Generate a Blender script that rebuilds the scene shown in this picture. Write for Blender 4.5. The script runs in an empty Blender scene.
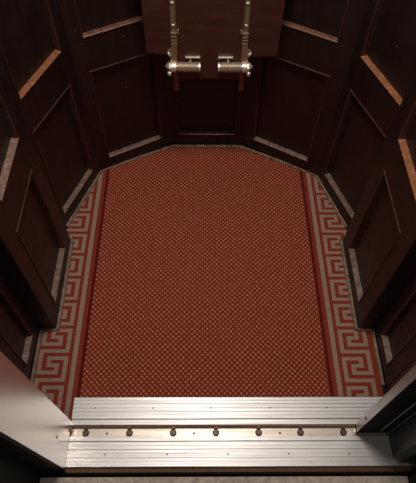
import bpy, bmesh, math, random
from mathutils import Vector, Matrix
random.seed(4)
SC = bpy.context.scene
COL = SC.collection
PI = math.pi

# ------------------------------------------------------------------ helpers
def link(name, bm, mats, parent=None, smooth=False):
    bmesh.ops.recalc_face_normals(bm, faces=bm.faces[:])
    me = bpy.data.meshes.new(name)
    bm.to_mesh(me); bm.free()
    for m in (mats if isinstance(mats, (list, tuple)) else [mats]):
        me.materials.append(m)
    if smooth:
        for p in me.polygons: p.use_smooth = True
    o = bpy.data.objects.new(name, me); COL.objects.link(o)
    if parent is not None: o.parent = parent
    return o

def tag(o, label, cat, group=None):
    o['label'] = label; o['category'] = cat; o['kind'] = 'thing'
    if group: o['group'] = group
    return o

def struct(o, label=None, cat=None):
    o['kind'] = 'structure'
    if label: o['label'] = label
    if cat: o['category'] = cat
    return o

def empty(name, loc=(0, 0, 0)):
    o = bpy.data.objects.new(name, None); COL.objects.link(o); o.location = loc
    o.empty_display_size = .05
    return o

def box(bm, x0, x1, y0, y1, z0, z1, bev=0, mat=0):
    b = bmesh.new()
    vs = [b.verts.new((x, y, z)) for x in (x0, x1) for y in (y0, y1) for z in (z0, z1)]
    for f in ((0,1,3,2),(4,6,7,5),(0,4,5,1),(2,3,7,6),(0,2,6,4),(1,5,7,3)):
        b.faces.new([vs[i] for i in f])
    if bev:
        bmesh.ops.bevel(b, geom=b.edges[:], offset=bev, segments=2, affect='EDGES', profile=.5)
    for f in b.faces: f.material_index = mat
    merge(bm, b)

def merge(bm, b, mtx=None):
    bmesh.ops.recalc_face_normals(b, faces=b.faces[:])
    mp = {}
    for v in b.verts:
        co = v.co if mtx is None else mtx @ v.co
        mp[v] = bm.verts.new(co)
    for f in b.faces:
        nf = bm.faces.new([mp[v] for v in f.verts]); nf.material_index = f.material_index; nf.smooth = f.smooth
    b.free()

def lathe(bm, prof, org, axis, seg=24):
    """prof: (distance along axis, radius); closed ends when radius = 0"""
    a = Vector(axis).normalized()
    u = a.orthogonal().normalized(); w = a.cross(u)
    org = Vector(org); rings = []
    for t, r in prof:
        if r <= 1e-7:
            rings.append([bm.verts.new(org + a*t)])
        else:
            rings.append([bm.verts.new(org + a*t + (u*math.cos(2*PI*k/seg) + w*math.sin(2*PI*k/seg))*r) for k in range(seg)])
    for A, B in zip(rings, rings[1:]):
        for k in range(seg):
            k2 = (k+1) % seg
            if len(A) == 1 and len(B) == 1: continue
            if len(A) == 1: bm.faces.new((A[0], B[k], B[k2]))
            elif len(B) == 1: bm.faces.new((A[k], A[k2], B[0]))
            else: bm.faces.new((A[k], A[k2], B[k2], B[k]))

def prism(bm, pts, axis, a0, a1, mat=0):
    """closed polygon extruded along an axis; pts are the other two coordinates in order"""
    def P(p, t):
        if axis == 'x': return (t, p[0], p[1])
        if axis == 'y': return (p[0], t, p[1])
        return (p[0], p[1], t)
    A = [bm.verts.new(P(p, a0)) for p in pts]; B = [bm.verts.new(P(p, a1)) for p in pts]
    n = len(pts)
    fs = [bm.faces.new(A), bm.faces.new(B[::-1])]
    for i in range(n):
        fs.append(bm.faces.new((A[i], A[(i+1) % n], B[(i+1) % n], B[i])))
    for f in fs: f.material_index = mat

def sweep(bm, path, r, seg=8):
    rings = []
    n = len(path)
    for i, p in enumerate(path):
        t = (path[min(i+1, n-1)] - path[max(i-1, 0)]).normalized()
        u = t.cross(Vector((1, .03, .07))).normalized() if abs(t.x) < .95 else t.cross(Vector((0, 1, 0))).normalized()
        w = t.cross(u)
        rings.append([bm.verts.new(p + (u*math.cos(2*PI*k/seg) + w*math.sin(2*PI*k/seg))*r) for k in range(seg)])
    for A, B in zip(rings, rings[1:]):
        for k in range(seg):
            bm.faces.new((A[k], A[(k+1) % seg], B[(k+1) % seg], B[k]))
    bm.faces.new(rings[0]); bm.faces.new(rings[-1][::-1])

# ------------------------------------------------------------------ materials
def srgb(r, g, b):
    f = lambda c: (c/255/12.92) if c/255 <= .04045 else ((c/255+.055)/1.055)**2.4
    return (f(r), f(g), f(b), 1)

class NT:
    def __init__(s, name):
        s.m = bpy.data.materials.new(name); s.m.use_nodes = True
        s.t = s.m.node_tree; s.b = s.t.nodes['Principled BSDF']
        s.tc = s.t.nodes.new('ShaderNodeTexCoord')
    def n(s, ty, **kw):
        o = s.t.nodes.new(ty)
        for k, v in kw.items():
            if k in o.inputs: s.set(o.inputs[k], v)
            else: setattr(o, k, v)
        return o
    def set(s, inp, v):
        if hasattr(v, 'is_output'): s.t.links.new(v, inp)
        else: inp.default_value = v
    def i(s, name, v): s.set(s.b.inputs[name], v)
    def map(s, scale=(1, 1, 1), loc=(0, 0, 0)):
        o = s.n('ShaderNodeMapping'); s.t.links.new(s.tc.outputs['Object'], o.inputs['Vector'])
        o.inputs['Scale'].default_value = scale; o.inputs['Location'].default_value = loc
        return o.outputs['Vector']
    def noise(s, scale, vec=None, detail=4, rough=.55):
        o = s.n('ShaderNodeTexNoise'); o.inputs['Scale'].default_value = scale
        o.inputs['Detail'].default_value = detail; o.inputs['Roughness'].default_value = rough
        s.t.links.new(vec if vec is not None else s.map(), o.inputs['Vector']); return o.outputs['Fac']
    def ramp(s, fac, stops):
        o = s.n('ShaderNodeValToRGB'); s.t.links.new(fac, o.inputs['Fac'])
        e = o.color_ramp.elements
        while len(e) < len(stops): e.new(.5)
        for k, (p, c) in zip(e, stops):
            k.position = p; k.color = c if hasattr(c, '__len__') else (c, c, c, 1)
        return o.outputs['Color']
    def mix(s, fac, a, b, mode='MIX'):
        o = s.n('ShaderNodeMix'); o.data_type = 'RGBA'; o.blend_type = mode
        s.set(o.inputs[0], fac); s.set(o.inputs[6], a); s.set(o.inputs[7], b)
        return o.outputs[2]
    def math(s, op, a, b=0.0):
        o = s.n('ShaderNodeMath'); o.operation = op; s.set(o.inputs[0], a); s.set(o.inputs[1], b); return o.outputs[0]
    def bump(s, h, dist=.001, strength=.4):
        o = s.n('ShaderNodeBump'); o.inputs['Distance'].default_value = dist; o.inputs['Strength'].default_value = strength
        s.t.links.new(h, o.inputs['Height']); s.t.links.new(o.outputs['Normal'], s.b.inputs['Normal'])

def wood(name, dark, light, worn, wear=.5, rough=.42, grain=(60, 60, 4), chips=True, spec=.5):
    m = NT(name)
    g = m.noise(1, m.map(grain), 6, .6)
    big = m.noise(5, None, 3)
    c = m.ramp(g, [(.3, dark), (.7, light)])
    c = m.mix(m.math('MULTIPLY', big, .5), c, dark)
    if wear > 0:
        w = m.noise(55, None, 5, .7)
        wf = m.ramp(w, [(1-wear-.08, 0.0), (min(1-wear+.12, 1), 1.0)])
        c = m.mix(wf, c, worn)
    if chips:
        v = m.n('ShaderNodeTexVoronoi'); v.inputs['Scale'].default_value = 22
        m.t.links.new(m.map(), v.inputs['Vector'])
        cf = m.ramp(v.outputs['Distance'], [(.045, 1.0), (.07, 0.0)])
        c = m.mix(m.math('MULTIPLY', cf, m.ramp(m.noise(9), [(.52, 0.0), (.6, .8)])), c, worn)
    m.i('Base Color', c)
    m.i('Roughness', m.ramp(m.noise(14), [(.3, rough-.08), (.75, rough+.12)]))
    m.i('Specular IOR Level', spec)
    m.bump(g, .0006, .25)
    return m.m

M = {}
M['wood'] = wood('dark_varnished_wood', srgb(25, 13, 11), srgb(42, 21, 18), srgb(130, 90, 70), wear=0, rough=.45)
M['bead'] = wood('worn_moulding_wood', srgb(48, 25, 20), srgb(88, 48, 37), srgb(132, 84, 64), wear=.33, rough=.4, chips=False)
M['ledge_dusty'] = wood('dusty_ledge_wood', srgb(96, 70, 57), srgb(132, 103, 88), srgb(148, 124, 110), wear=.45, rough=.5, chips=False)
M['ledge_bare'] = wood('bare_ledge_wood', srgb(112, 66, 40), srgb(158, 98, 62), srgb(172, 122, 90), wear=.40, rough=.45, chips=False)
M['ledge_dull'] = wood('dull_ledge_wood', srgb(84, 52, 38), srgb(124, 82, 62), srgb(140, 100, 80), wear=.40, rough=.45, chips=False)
M['trim'] = wood('scuffed_floor_trim', srgb(94, 74, 62), srgb(142, 116, 98), srgb(162, 138, 120), wear=.45, rough=.5, chips=False)
M['seat'] = wood('red_brown_wood', srgb(60, 30, 23), srgb(90, 45, 34), srgb(50, 26, 21), wear=.35, rough=.45, grain=(8, 40, 60), chips=False)

def metal(name, col, rough, streak=None, dirt=None, dirtamt=.0, metallic=1.0, aniso=0):
    m = NT(name)
    c = col
    if streak:
        s = m.noise(1, m.map(streak), 4, .6)
        c = m.mix(m.ramp(s, [(.35, 0.0), (.65, .30)]), col, (col[0]*.55, col[1]*.55, col[2]*.55, 1))
        m.bump(s, .0003, .25)
        m.i('Roughness', m.ramp(s, [(.3, rough-.06), (.7, rough+.1)]))
    else: m.i('Roughness', rough)
    if dirt:
        d = m.noise(38, None, 6, .7)
        c = m.mix(m.ramp(d, [(.70-dirtamt, 0.0), (.80-dirtamt*.6, .85)]), c, dirt)
        m.i('Metallic', m.ramp(d, [(.70-dirtamt, metallic), (.85-dirtamt*.6, metallic*.4)]))
    else: m.i('Metallic', metallic)
    m.i('Base Color', c)
    return m.m
M['alu'] = metal('ribbed_aluminium', srgb(210, 206, 203), .44, (3, 420, 420), srgb(128, 110, 96), .07, .85)
M['jamb'] = metal('brushed_aluminium', srgb(226, 221, 216), .33, None, srgb(112, 100, 94), -.03, .9)
M['track'] = metal('worn_track_metal', srgb(205, 192, 178), .38, (4, 200, 200), srgb(96, 68, 48), .12, .8)
M['bolt'] = metal('dull_bronze_bolt', srgb(92, 78, 68), .45, None, srgb(50, 38, 32), .1, .7)
M['screw'] = metal('grey_screw', srgb(110, 104, 98), .4, None, None, 0, .8)
M['hinge'] = metal('tarnished_brass', srgb(158, 132, 106), .36, None, srgb(70, 48, 34), .12, .55)
M['nickel'] = metal('bright_nickel', srgb(236, 224, 208), .32, None, srgb(110, 88, 66), .04, .65)
M['coil'] = metal('spring_steel', srgb(196, 174, 152), .36, None, srgb(90, 66, 50), .1, .6)
M['copper'] = metal('copper_leaf', srgb(130, 82, 60), .45, None, srgb(70, 40, 30), .12, .7)
M['painted_shade'] = metal('shade_painted_channel_side', srgb(150, 118, 92), .5, (5, 120, 120), srgb(66, 44, 32), .15, .3)  # brown puts the groove's shade into the side's colour, with dirt blotches
M['rust'] = metal('rusty_edge', srgb(96, 66, 46), .6, (5, 120, 120), srgb(52, 32, 22), .15, .4)
M['door_edge'] = metal('grey_steel', srgb(190, 187, 184), .42, (250, 250, 6), srgb(70, 66, 64), .0, .8)
M['black'] = metal('black_paint', srgb(9, 8, 8), .55, None, None, 0, 0)
M['black'].node_tree.nodes['Principled BSDF'].inputs['Specular IOR Level'].default_value = .15
M['post'] = metal('black_steel', srgb(32, 31, 31), .45, (160, 160, 6), None, 0, .2)

def plain(name, c, rough=.8, nscale=30, c2=None, bumpd=0):
    m = NT(name)
    n = m.noise(nscale, None, 6, .65)
    m.i('Base Color', m.ramp(n, [(.3, c), (.7, c2 or c)])); m.i('Roughness', rough)
    if bumpd: m.bump(n, bumpd, .6)
    return m.m
M['stone'] = plain('grey_stone', srgb(150, 134, 120), .8, 60, srgb(205, 190, 172), .0015)
M['void'] = plain('dark_shaft', srgb(16, 14, 13), .9)
M['ceil'] = plain('ceiling_paint', srgb(90, 78, 66), .7)

# carpets: pile noise shared by every colour
def carpet(name, c, dots=None):
    m = NT(name)
    fib = m.noise(420, None, 3, .7)
    tone = m.noise(6, None, 4, .6)
    base = m.mix(m.ramp(fib, [(.3, 0.0), (.72, 1.0)]), (c[0]*.62, c[1]*.58, c[2]*.58, 1), (c[0]*1.32, c[1]*1.36, c[2]*1.36, 1))
    base = m.mix(m.ramp(tone, [(.35, 0.0), (.7, .25)]), base, (c[0]*.7, c[1]*.7, c[2]*.7, 1))
    if dots:
        sep = m.n('ShaderNodeSeparateXYZ'); m.t.links.new(m.map((1/.0176, 1/.0182, 1)), sep.inputs[0])
        def lattice(ox, oy):
            fx = m.math('SUBTRACT', m.math('FRACT', m.math('ADD', sep.outputs[0], ox)), .5)
            fy = m.math('SUBTRACT', m.math('FRACT', m.math('ADD', sep.outputs[1], oy)), .5)
            d2 = m.math('ADD', m.math('MULTIPLY', fx, fx), m.math('MULTIPLY', fy, fy))
            return m.math('SQRT', d2)
        d = m.math('MINIMUM', lattice(100.0, 100.0), lattice(100.5, 100.5))
        d = m.math('ADD', d, m.math('MULTIPLY', m.math('SUBTRACT', fib, .5), .34))
        f = m.ramp(d, [(.13, .95), (.25, 0.0)])
        dc = m.mix(m.ramp(m.noise(70, None, 2), [(.35, 0.0), (.65, 1.0)]), dots, (dots[0]*.66, dots[1]*.62, dots[2]*.62, 1))
        base = m.mix(f, base, dc)
    m.i('Base Color', base); m.i('Roughness', .95); m.i('Specular IOR Level', .1)
    m.bump(fib, .002, .5)
    return m.m
M['c_field'] = carpet('carpet_dotted_red', srgb(128, 50, 33), srgb(206, 132, 100))
M['c_red'] = carpet('carpet_plain_red', srgb(138, 54, 36))
M['c_dark'] = carpet('carpet_dark_red', srgb(90, 27, 22))
M['c_tan'] = carpet('carpet_tan', srgb(154, 128, 110))

# ------------------------------------------------------------------ plan of the cab (half, x >= 0)
A = (.152, 1.540); BB = {'left': (.437, 1.388), 'right': (.455, 1.366)}; Cc = (.565, 1.046); D = (.565, .488)
SLX, SY0, SY1 = .511, .690, 1.046
ZTOP = 2.10
Z1, Z2, Z3 = .070, .482, .617
RD = .0165      # depth of the panel recess

def wall(name, p0, p1, cuts, label, ledge_low, ledge_up, thick=.034, ends=False, back=.034):
    """wall section seen from inside; cuts = (s0, s1) of the panels along p0->p1"""
    p0 = Vector((p0[0], p0[1], 0)); p1 = Vector((p1[0], p1[1], 0))
    L = (p1-p0).length; t = (p1-p0)/L
    nout = Vector((t.y, -t.x, 0))
    mid = (p0+p1)/2
    if nout.dot(mid - Vector((0, .9, 0))) < 0: nout = -nout
    W = lambda s, d, z: p0 + t*s + nout*d + Vector((0, 0, z))
    s0, s1 = cuts
    holes = [(Z1, Z2), (Z3, 1.36), (1.50, 1.98)]
    ss = [0, s0, s1, L]; zs = [0]
    for a, b in holes: zs += [a, b]
    zs.append(ZTOP)
    bm = bmesh.new()
    def quad(*pts): bm.faces.new([bm.verts.new(p) for p in pts])
    for i in range(3):
        for j in range(len(zs)-1):
            if i == 1 and j % 2 == 1: continue
            quad(W(ss[i], 0, zs[j]), W(ss[i+1], 0, zs[j]), W(ss[i+1], 0, zs[j+1]), W(ss[i], 0, zs[j+1]))
    for a, b in holes:
        for q in (((s0, a), (s1, a)), ((s1, a), (s1, b)), ((s1, b), (s0, b)), ((s0, b), (s0, a))):
            quad(W(q[0][0], 0, q[0][1]), W(q[1][0], 0, q[1][1]), W(q[1][0], RD, q[1][1]), W(q[0][0], RD, q[0][1]))
    for q in (((0, 0), (L, 0)), ((L, 0), (L, ZTOP)), ((L, ZTOP), (0, ZTOP)), ((0, ZTOP), (0, 0))):
        quad(W(q[0][0], 0, q[0][1]), W(q[1][0], 0, q[1][1]), W(q[1][0], back, q[1][1]), W(q[0][0], back, q[0][1]))
    quad(W(0, back, 0), W(0, back, ZTOP), W(L, back, ZTOP), W(L, back, 0))
    bmesh.ops.remove_doubles(bm, verts=bm.verts[:], dist=1e-5)
    root = link(name, bm, M['wood']); struct(root, label)
    for k, (a, b) in enumerate(holes):
        pb = bmesh.new()
        vs = [pb.verts.new(W(s, d, z)) for s in (s0, s1) for d in (RD-.001, RD+.009) for z in (a, b)]
        for f in ((0,1,3,2),(4,6,7,5),(0,4,5,1),(2,3,7,6),(0,2,6,4),(1,5,7,3)): pb.faces.new([vs[i] for i in f])
        pn = link('panel', pb, M['wood'], root)
        pr = [(-.0055, .0005), (-.0050, -.0022), (-.0030, -.0036), (-.0008, -.0030), (.0006, -.0008), (.0016, RD-.001), (-.001, RD-.001)]
        sides = [((s0, a), (s1, a), 'b'), ((s1, a), (s1, b), 'r'), ((s1, b), (s0, b), 't'), ((s0, b), (s0, a), 'l')]
        for (qa, qb, w) in sides:
            mb = bmesh.new()
            ea = Vector((qb[0]-qa[0], qb[1]-qa[1])).normalized()
            inn = Vector((-ea.y, ea.x))     # towards the hole
            R0, R1 = [], []
            for q, d in pr:
                a2 = Vector(qa) + inn*q + ea*q; b2 = Vector(qb) + inn*q - ea*q
                R0.append(mb.verts.new(W(a2.x, d, a2.y))); R1.append(mb.verts.new(W(b2.x, d, b2.y)))
            n = len(pr)
            for i in range(n): mb.faces.new((R0[i], R0[(i+1) % n], R1[(i+1) % n], R1[i]))
            mb.faces.new(R0); mb.faces.new(R1[::-1])
            if w == 'b':
                o = link('ledge', mb, M[ledge_low if k == 0 else ledge_up], root)
                o['label'] = 'worn pale ledge under the recessed panel'
            else:
                link('moulding', mb, M['bead'], root)
    return root

for sx, sd in ((-1, 'left'), (1, 'right')):
    mx = lambda p: (p[0]*sx, p[1])
    B = BB[sd]
    wall('wall_back_'+sd, mx(A), mx(B), {'left': (.046, .274), 'right': (.052, .291)}[sd], 'dark panelled cab wall angled beside the folding seat on the %s' % sd, 'ledge_dusty', 'ledge_dull')
    wall('wall_rear_'+sd, mx(B), mx(Cc), {'left': (.052, .278), 'right': (.046, .278)}[sd], 'dark panelled wall between the %s slab and the angled back wall' % sd, 'ledge_dusty', 'ledge_bare')
    wall('wall_front_'+sd, mx(Cc), mx(D), (.405, .500), 'narrow dark panelled wall beside the doorway on the %s' % sd, 'ledge_dusty', 'ledge_bare')
    wall('wall_'+sd, (SLX*sx, SY1), (SLX*sx, SY0), (.074, .284), 'dark panelled slab standing proud of the %s cab wall' % sd, 'ledge_dusty', 'ledge_dusty' if sx < 0 else 'ledge_bare', back=.0538)
wall('wall_back', (-A[0], A[1]), A, (.038, .266), 'dark panelled back wall behind the folding seat', 'bead', 'bead')

# end post of the right front wall, worn reddish edge facing the landing
for sx, sd in ((-1, 'left'), (1, 'right')):
    bm = bmesh.new()
    box(bm, sx*.5655 if sx > 0 else -.600, .600 if sx > 0 else -.5655, .4700, .4875, 0, ZTOP, .002)
    o = link('trim_1' if sx < 0 else 'trim_2', bm, M['bead']); struct(o, 'reddish wooden end strip of the %s front wall' % sd)

# ------------------------------------------------------------------ floor trims
TR = [(.145, 1.5315), (.4385, 1.3850), (.5365, 1.110), (.5365, 1.052), (.5060, 1.052), (.5045, .6880), (.5585, .6860), (.5575, .497)]
TRS = {-1: [p if i != 1 else (.4315, 1.3945) for i, p in enumerate(TR)], 1: [p if i != 1 else (.4490, 1.3735) for i, p in enumerate(TR)]}
def strip(name, p, q, label, w=.011, h=.011):
    p = Vector((p[0], p[1], 0)); q = Vector((q[0], q[1], 0)); t = (q-p).normalized(); n = Vector((-t.y, t.x, 0))*w/2
    bm = bmesh.new()
    pr = [(-1, 0), (-1, h*.7), (-.6, h), (.6, h), (1, h*.7), (1, 0)]
    R0 = [bm.verts.new(p + n*a + Vector((0, 0, z))) for a, z in pr]; R1 = [bm.verts.new(q + n*a + Vector((0, 0, z))) for a, z in pr]
    for i in range(6): bm.faces.new((R0[i], R0[(i+1) % 6], R1[(i+1) % 6], R1[i]))
    bm.faces.new(R0); bm.faces.new(R1[::-1])
    o = link(name, bm, M['trim']); struct(o, label); return o
strip('baseboard_back', (-TR[0][0], TR[0][1]), TR[0], 'scuffed strip along the carpet at the back wall')
for sx, sd in ((-1, 'left'), (1, 'right')):
    P = [(x*sx, y) for x, y in TRS[sx]]
    strip('baseboard_back_'+sd, P[0], P[1], 'scuffed strip along the %s angled back wall' % sd)
    strip('baseboard_rear_'+sd, P[1], P[2], 'scuffed strip along the %s rear wall' % sd)
    strip('baseboard_'+sd, P[4], P[5], 'scuffed strip along the foot of the %s slab' % sd, w=.012)
    strip('baseboard_step_'+sd, P[5], P[6], 'short scuffed strip round the end of the %s slab' % sd, w=.008)
    strip('baseboard_front_'+sd, P[6], P[7], 'scuffed strip along the %s front wall' % sd)

# ------------------------------------------------------------------ carpet
CX = -.0075
bm = bmesh.new()
HU, HV, PV = .01375, .0965/8, .0965
xs = [.393, .404, .419, .4345, .447] + [.447+HU*k for k in range(1, 8)] + [.60]
key = set()
def seg(u0, v0, u1, v1):
    for u in range(min(u0, u1)*2, max(u0, u1)*2+1):
        for v in range(min(v0, v1)*2, max(v0, v1)*2+1): key.add((u, v % 8))
for s in ((3,0,3,3), (3,3,1,3), (1,3,1,2), (1,2,2,2), (2,2,2,1), (2,1,0,1), (0,1,0,4), (0,4,3,4)): seg(*s)
Y0 = .6105 + HV/2     # near the slab ends a key begins; v grows towards the doorway
rows = range(-78, 22)
ymax, ymin = Y0 + 78*HV, Y0 - 22*HV
def q4(x0, x1, y0, y1, mi):
    f = bm.faces.new([bm.verts.new(p) for p in ((x0, y0, 0), (x1, y0, 0), (x1, y1, 0), (x0, y1, 0))]); f.material_index = mi
fld = xs[0]
q4(CX-fld, CX+fld, ymin, ymax, 0)
for sx in (-1, 1):
    off = .0035 if sx < 0 else 0
    for k in range(len(xs)-1):
        a, b = xs[k], xs[k+1]
        x0, x1 = CX + sx*a, CX + sx*b
        if k in (0, 1, 2, 3) or k == len(xs)-2:
            q4(x0, x1, ymin, ymax, {0: 2, 2: 3}.get(k, 1))
        else:
            for j in rows:
                y1 = Y0 - j*HV + off; y0 = y1 - HV
                q4(x0, x1, y0, y1, 3 if (k-4, j % 8) in key else 1)
bmesh.ops.recalc_face_normals(bm, faces=bm.faces[:])
def cut(bm, p, n):
    bmesh.ops.bisect_plane(bm, geom=bm.verts[:]+bm.edges[:]+bm.faces[:], plane_co=p, plane_no=n, clear_outer=True, dist=1e-6)
def cutline(p, q):          # keep the side holding the cab's centre
    t = Vector((q[0]-p[0], q[1]-p[1], 0)); n = Vector((t.y, -t.x, 0)).normalized()
    if n.dot(Vector((0, .9, 0)) - Vector((p[0], p[1], 0))) > 0: n = -n
    cut(bm, Vector((p[0], p[1], 0)) - n*.0045, n)
cut(bm, (0, TR[0][1]-.004, 0), (0, 1, 0))
for sx in (-1, 1):
    P = [(x*sx, y) for x, y in TRS[sx]]
    cutline(P[0], P[1]); cutline(P[1], P[2]); cutline((P[6][0], 1), (P[6][0], .5))
# split along the slab notch, the sill front and the left strip, then drop what lies outside
def split(p, n):
    bmesh.ops.bisect_plane(bm, geom=bm.verts[:]+bm.edges[:]+bm.faces[:], plane_co=p, plane_no=n, dist=1e-6)
for x in (-.5000, .5000, -.4178): split((x, 0, 0), (1, 0, 0))
for y in (.6835, 1.058, .4632, .391): split((0, y, 0), (0, 1, 0))
dead = []
for f in bm.faces:
    c = f.calc_center_median()
    if abs(c.x) > .5000 and .6835 < c.y < 1.058: dead.append(f)
    elif c.y < .391 or (c.y < .4632 and c.x > -.4178): dead.append(f)
bmesh.ops.delete(bm, geom=dead, context='FACES')
bmesh.ops.remove_doubles(bm, verts=bm.verts[:], dist=1e-5)
ext = bmesh.ops.extrude_face_region(bm, geom=bm.faces[:])
for v in [g for g in ext['geom'] if isinstance(g, bmesh.types.BMVert)]: v.co.z += .006
for v in bm.verts: v.co.z -= .003
o = link('carpet', bm, [M['c_field'], M['c_red'], M['c_dark'], M['c_tan']])
tag(o, 'red dotted carpet with tan Greek key borders covering the cab floor', 'carpet')

# ------------------------------------------------------------------ floor of the cab, landing floor, ceiling
bm = bmesh.new(); box(bm, -.62, .62, .382, 1.60, -.06, -.0032)
# the sills lie in front, so the floor plate stops behind them except on the far left
bm.free(); bm = bmesh.new(); box(bm, -.62, .62, .4640, 1.60, -.06, -.0032); box(bm, -.62, -.4180, .3900, .4640, -.06, -.0032)
o = link('floor', bm, M['void']); struct(o, 'dark cab floor beneath the carpet')
bm = bmesh.new(); box(bm, -1.4, 1.4, -1.2, .2340, -.12, -.006)
o = link('floor_landing', bm, M['stone']); struct(o, 'grey stone landing floor before the lift sill')
bm = bmesh.new(); box(bm, -1.4, 1.4, .2341, .46, -.20, -.062)
o = link('floor_shaft', bm, M['void']); struct(o, 'dark gap under the door sills')
bm = bmesh.new(); box(bm, -.62, .62, .47, 1.60, ZTOP+.001, ZTOP+.04)
o = link('ceiling', bm, M['ceil']); struct(o, 'cab ceiling')

# ------------------------------------------------------------------ sills and door track
def ribbed(y_hi, y_lo, grooves, zb, inset=.0011, gw=.0022):
    pts = [(y_hi, zb), (y_hi, -.0008), (y_hi-.0008, 0)]
    for g, w, dp in grooves:
        pts += [(g+w/2, 0), (g+w/2-.0002, -dp), (g-w/2+.0002, -dp), (g-w/2, 0)]
    pts += [(y_lo+.0008, 0), (y_lo, -.0008), (y_lo, zb)]
    return pts
def screw_head(bm, x, y, z, r, h, slot=True):
    lathe(bm, [(-.002, 0), (-.002, r), (h*.35, r), (h*.8, r*.72), (h, r*.35), (h, 0)], (x, y, z), (0, 0, 1), 16)

g1 = [(.4520, .0018, .0012), (.4415, .0026, .0024), (.4295, .0026, .0024), (.4175, .0026, .0024), (.4080, .0018, .0012), (.3955, .0046, .0070)]
bm = bmesh.new(); prism(bm, ribbed(.4630, .3790, g1, -.058), 'x', -.4176, .5630)
car = link('cab_sill', bm, M['alu'])
tag(car, 'ribbed aluminium sill plate butting against the edge of the red carpet', 'door sill')
for x in (-.3500, -.1704, .0096, .1931, .3709):
    b = bmesh.new(); screw_head(b, x, .4300, -.0012, .0030, .0018); link('screw', b, M['screw'], car)

g2 = [(.3305, .0042, .0060), (.3190, .0016, .0010), (.3080, .0026, .0024), (.2965, .0016, .0010), (.2850, .0026, .0024), (.2735, .0016, .0010)]
bm = bmesh.new(); prism(bm, ribbed(.3455, .2605, g2, -.058), 'x', -.4160, .7600)
ls = link('landing_sill', bm, M['alu'])
tag(ls, 'ribbed aluminium sill plate on the landing side, next to the stone floor', 'door sill')
for x in (-.3047, -.1217, .0587, .2396, .4180):
    b = bmesh.new(); screw_head(b, x, .2930 + .0015, -.0012, .0030, .0018); link('screw', b, M['screw'], ls)
bm = bmesh.new(); prism(bm, [(.2603, -.060), (.2603, -.004), (.2560, -.006), (.2470, -.007), (.2465, -.060)], 'x', -.4160, .7600)
b = link('edge_angle', bm, M['rust'], ls); b['label'] = 'rusty brown edge below the landing sill'

bm = bmesh.new(); prism(bm, [(.3788, -.058), (.3788, -.0045), (.3770, -.0045), (.3700, -.0120), (.3457, -.0120), (.3457, -.058)], 'x', -.4160, .7600)
for f in bm.faces:
    if f.calc_center_median().y > .3695 and f.calc_center_median().z > -.02: f.material_index = 1
tr = link('door_track', bm, [M['track'], M['painted_shade']])
tag(tr, 'recessed metal door track with a row of bolts between the two sills', 'door track')
for i, x in enumerate((-.3713, -.2389, -.1061, .0241, .1546, .2824, .4136)):
    b = bmesh.new()
    lathe(b, [(-.006, 0), (-.006, .0100), (.0015, .0105), (.0045, .0098), (.0062, .0075), (.0062, .0046), (.0048, .0040), (.0050, 0)], (x, .3580, -.0120), (0, 0, 1), 20)
    bo = link('bolt', b, M['bolt'], tr)
    b = bmesh.new(); box(b, x-.0060, x+.0060, .3693, .3738, -.0110, -.0020, .001); link('clip', b, M['copper'], bo)
for x in (-.3069, -.0427, .2195):
    b = bmesh.new(); screw_head(b, x, .3565, -.0122, .0034, .0022); link('screw', b, M['screw'], tr)

# ------------------------------------------------------------------ left jamb: broad bright metal face
bm = bmesh.new()
LEAN = .0335
box(bm, -.4215, -.4165, .2545, .3905, 0, 2.10, .0008)
for v in bm.verts: v.co.y -= LEAN*v.co.z
jl = link('door_jamb', bm, M['jamb'])
tag(jl, 'broad bright brushed aluminium door jamb on the left of the sill', 'door jamb')
b = bmesh.new(); lathe(b, [(-.001, 0), (-.001, .0045), (.0012, .0040), (.0012, .0022), (-.0004, .0018), (-.0004, 0)], (-.4165, .3150, .137), (1, 0, 0), 14); link('screw', b, M['bolt'], jl)
b = bmesh.new(); box(b, -.4167, -.4110, .3580, .3740, -.004, .006, .001); sl = link('stop_block', b, M['bolt'], jl); sl['label'] = 'small dark block at the foot of the jamb'
# black landing frame to the left of it
bm = bmesh.new()
prism(bm, [(-.4220, .2500), (-.4220, .3800), (-1.2, .3800), (-1.2, .1500), (-.4850, .1500), (-.4850, .2500)], 'z', -.005, 2.25)
for v in bm.verts: v.co.y -= LEAN*max(v.co.z, 0)
o = link('wall_landing_left', bm, M['black']); struct(o, 'black landing wall left of the bright jamb')

# ------------------------------------------------------------------ right: open sliding door and black post
door = empty('door_1', (.447, .365, -.004)); struct(door, 'open grey steel sliding door drawn to the right of the sill')
def loc(o, root): o.matrix_parent_inverse = Matrix.Translation(-root.location); return o
bm = bmesh.new(); box(bm, .4478, .5400, .3535, .3770, .0005, 2.10, .0012); loc(link('door_leaf', bm, M['black'], door), door)
bm = bmesh.new(); box(bm, .4466, .4482, .3530, .3775, .0200, 2.10, .0006); e = loc(link('edge_plate', bm, M['door_edge'], door), door); e['label'] = 'grey steel leading edge of the door'
bm = bmesh.new(); lathe(bm, [(-.001, 0), (-.001, .0052), (.0015, .0046), (.0022, .0026), (.0010, .0020), (.0010, 0)], (.4466, .3655, .127), (-1, 0, 0), 16); loc(link('screw', bm, M['bolt'], door), door)
bm = bmesh.new(); box(bm, .5140, .5165, .3515, .3537, .0300, 2.10, .0006); loc(link('seam_strip', bm, M['door_edge'], door), door)
bm = bmesh.new(); box(bm, .4490, .4600, .3570, .3700, -.0118, .0006); box(bm, .5250, .5380, .3570, .3700, -.0118, .0006); loc(link('guide_shoe', bm, M['nickel'], door), door)

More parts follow.
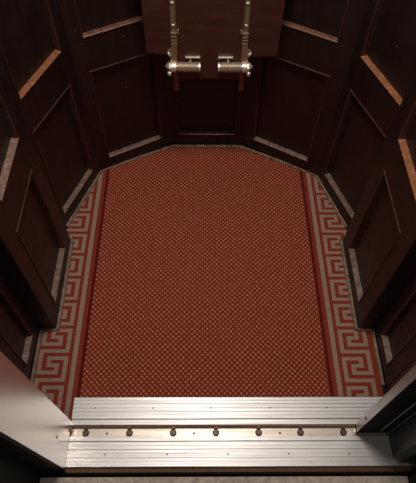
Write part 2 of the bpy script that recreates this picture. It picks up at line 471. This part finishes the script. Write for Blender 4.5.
bm = bmesh.new()
prism(bm, [(.5410, .3785), (.5410, .3500), (.5425, .3485), (.5455, .3485), (.5455, .3330), (.5473, .2834), (.5620, .2685), (.5900, .2685), (.5900, .2640), (1.2, .2640), (1.2, .3785)], 'z', .0005, 2.25)
jr = link('door_post', bm, M['post'])
tag(jr, 'dark steel door post standing on the right end of the sill', 'door post')
bm = bmesh.new(); box(bm, .5800, 1.2, .13, .2335, -.005, 2.25, .002)
o = link('wall_landing_right', bm, M['black']); struct(o, 'black landing wall right of the dark door post')

# ------------------------------------------------------------------ folding seat on the back wall
SXc = .013
seat = empty('folding_seat', (SXc, 1.44, .45))
tag(seat, 'red-brown wooden folding seat turned up on two spring hinges at the back wall', 'folding seat')
bm = bmesh.new()
prism(bm, [(SXc-.2150, .96), (SXc-.2150, .5500), (-.0955, .5480), (-.0955, .4500), (.1150, .4480), (.1150, .5420), (SXc+.2150, .5400), (SXc+.2150, .96)], 'y', 1.4200, 1.4440)
bmesh.ops.bevel(bm, geom=bm.edges[:], offset=.0025, segments=2, affect='EDGES', profile=.5)
loc(link('seat_board', bm, M['seat'], seat), seat)
bm = bmesh.new(); box(bm, -.0855, .1050, 1.4445, 1.5390, .4720, .700, .003)
loc(link('mounting_block', bm, M['seat'], seat), seat)
for sx, x0, nm in ((-1, -.1090, 'left'), (1, .1165, 'right')):
    X = lambda t: x0 + sx*t           # t grows away from the seat's middle
    AX = (1.404, .5105)               # hinge axis (y, z)
    bm = bmesh.new()
    # long channelled strap
    wv = .0085
    prism(bm, [(X(-wv), 1.4198), (X(-wv), 1.4130), (X(-wv+.0022), 1.4118), (X(-wv+.0045), 1.4145), (X(wv-.0045), 1.4145), (X(wv-.0022), 1.4118), (X(wv), 1.4130), (X(wv), 1.4198)], 'z', .560, .93)
    # raised bands
    for z in (.6300, .6175, .6055, .5940):
        box(bm, min(X(-.0100), X(.0100)), max(X(-.0100), X(.0100)), 1.4085, 1.4195, z-.0034, z+.0034, .0012)
    # flared foot with a pointed ear, going down to the collar
    pts = [(X(-.0085), .590), (X(.0085), .590), (X(.0120), .572), (X(.0225), .5660), (X(.0240), .5560), (X(.0150), .5480), (X(.0130), .520), (X(-.0085), .520)]
    prism(bm, pts, 'y', 1.4080, 1.4195)
    hg = loc(link('spring_hinge', bm, M['hinge'], seat), seat)
    hg['label'] = 'tarnished brass strap hinge'
    def sub(name, b, mat, smooth=False):
        return link(name, b, mat, hg, smooth)
    for z in (.7290, .6560, .8050, .8800):
        b = bmesh.new(); lathe(b, [(-.001, 0), (-.001, .0052), (.0016, .0046), (.0030, .0024), (.0034, 0)], (x0, 1.4145, z), (0, -1, 0), 14); sub('screw', b, M['nickel'], True)
    b = bmesh.new(); box(b, min(X(-.0165), X(-.0095)), max(X(-.0165), X(-.0095)), 1.4135, 1.4198, .6250, .6400, .001); sub('side_lug', b, M['hinge'])
    # bright tip of the ear
    b = bmesh.new(); lathe(b, [(-.003, 0), (-.002, .0045), (.004, .0050), (.010, .0032), (.013, 0)], (X(.0150), 1.4065, .5545), (sx*.55, 0, .75), 12); sub('ear_tip', b, M['nickel'], True)
    # collar round the axis
    b = bmesh.new(); lathe(b, [(-.0095, 0), (-.0095, .0150), (-.0075, .0172), (.0060, .0172), (.0080, .0155), (.0080, 0)], (x0 + sx*.004, AX[0], AX[1]), (sx, 0, 0), 24); sub('collar', b, M['nickel'])
    # pin and faceted nut outside
    b = bmesh.new(); lathe(b, [(.0115, 0), (.0115, .0150), (.0190, .0165), (.0245, .0120), (.0300, .0055), (.0330, 0)], (x0, AX[0], AX[1]+.002), (sx, 0, 0), 6); sub('nut', b, M['nickel'])
    b = bmesh.new(); lathe(b, [(-.0035, 0), (-.0030, .0070), (.0080, .0075), (.0110, .0045), (.0115, 0)], (X(.0190), 1.3960, .4950), (0, -.2, -1), 12); sub('pin_head', b, M['nickel'], True)
    # core and coil spring
    b = bmesh.new(); lathe(b, [(.0050, 0), (.0050, .0118), (.0820, .0118), (.0820, 0)], (x0, AX[0], AX[1]), (-sx, 0, 0), 20); sub('barrel', b, M['hinge'])
    b = bmesh.new(); turns = 15; N = turns*16
    path = [Vector((x0 - sx*(.0080 + .0680*k/N), AX[0] + .0150*math.cos(2*PI*k/16), AX[1] + .0150*math.sin(2*PI*k/16))) for k in range(N+1)]
    sweep(b, path, .0023, 6); sub('coil_spring', b, M['coil'], True)
    b = bmesh.new(); lathe(b, [(.0770, 0), (.0770, .0150), (.0785, .0165), (.0830, .0165), (.0850, .0120), (.0850, 0)], (x0, AX[0], AX[1]), (-sx, 0, 0), 24); sub('end_cap', b, M['nickel'])
    # small bar above the spring
    b = bmesh.new(); box(b, min(X(-.0340), X(-.0830)), max(X(-.0340), X(-.0830)), 1.4100, 1.4196, .5390, .5430, .0012)
    box(b, min(X(-.0480), X(-.0530)), max(X(-.0480), X(-.0530)), 1.4110, 1.4180, .5240, .5400, .001); sub('stop_bar', b, M['nickel'])
    # lower leaf hanging below
    b = bmesh.new(); box(b, min(X(-.0090), X(.0090)), max(X(-.0090), X(.0090)), 1.4160, 1.4230, .4020, .5000, .0015); lf = sub('lower_leaf', b, M['copper'])
    b = bmesh.new(); box(b, min(X(-.0070), X(.0070)), max(X(-.0070), X(.0070)), 1.4228, 1.5395, .470, .492); sub('bracket', b, M['hinge'])
    b = bmesh.new(); lathe(b, [(-.001, 0), (-.001, .0048), (.0016, .0040), (.0026, 0)], (x0, 1.4160, .4200), (0, -1, 0), 12); sub('screw', b, M['bolt'], True)

# ------------------------------------------------------------------ camera (fitted to the photograph)
f_px = 506.8
d = Vector((.01204378, .54757682, -.83666873)); u = Vector((-.00149645, .83673835, .54760085)); r = d.cross(u)
cam = bpy.data.cameras.new('camera'); co = bpy.data.objects.new('camera', cam); COL.objects.link(co)
cam.sensor_fit = 'VERTICAL'; cam.sensor_height = 24; cam.sensor_width = 24*416/483
cam.lens = f_px*24/483; cam.clip_start = .02; cam.clip_end = 50
m = Matrix((( r.x, u.x, -d.x, -.0195), (r.y, u.y, -d.y, 0), (r.z, u.z, -d.z, 1.6), (0, 0, 0, 1)))
co.matrix_world = m
SC.camera = co

# ------------------------------------------------------------------ lights
def area(name, loc, size, power, col, target=None, shape='DISK'):
    l = bpy.data.lights.new(name, 'AREA'); l.shape = shape; l.size = size; l.energy = power; l.color = col
    o = bpy.data.objects.new(name, l); COL.objects.link(o); o.location = loc
    if target: o.rotation_euler = (Vector(target)-Vector(loc)).to_track_quat('-Z', 'Y').to_euler()
    return o
area('cab_ceiling_lamp', (0, .92, ZTOP-.02), .42, 18.5, (1.0, .935, .865))
area('landing_lamp', (-.1, -.55, 2.55), .5, 6, (1.0, .93, .85), (0, .5, 0))
w = bpy.data.worlds.new('world'); SC.world = w; w.use_nodes = True
w.node_tree.nodes['Background'].inputs[0].default_value = (.10, .085, .07, 1)
w.node_tree.nodes['Background'].inputs[1].default_value = .08

SC.view_settings.view_transform = 'Standard'; SC.view_settings.look = 'None'
SC.view_settings.exposure = 0; SC.view_settings.gamma = 1; SC.view_settings.use_curve_mapping = False
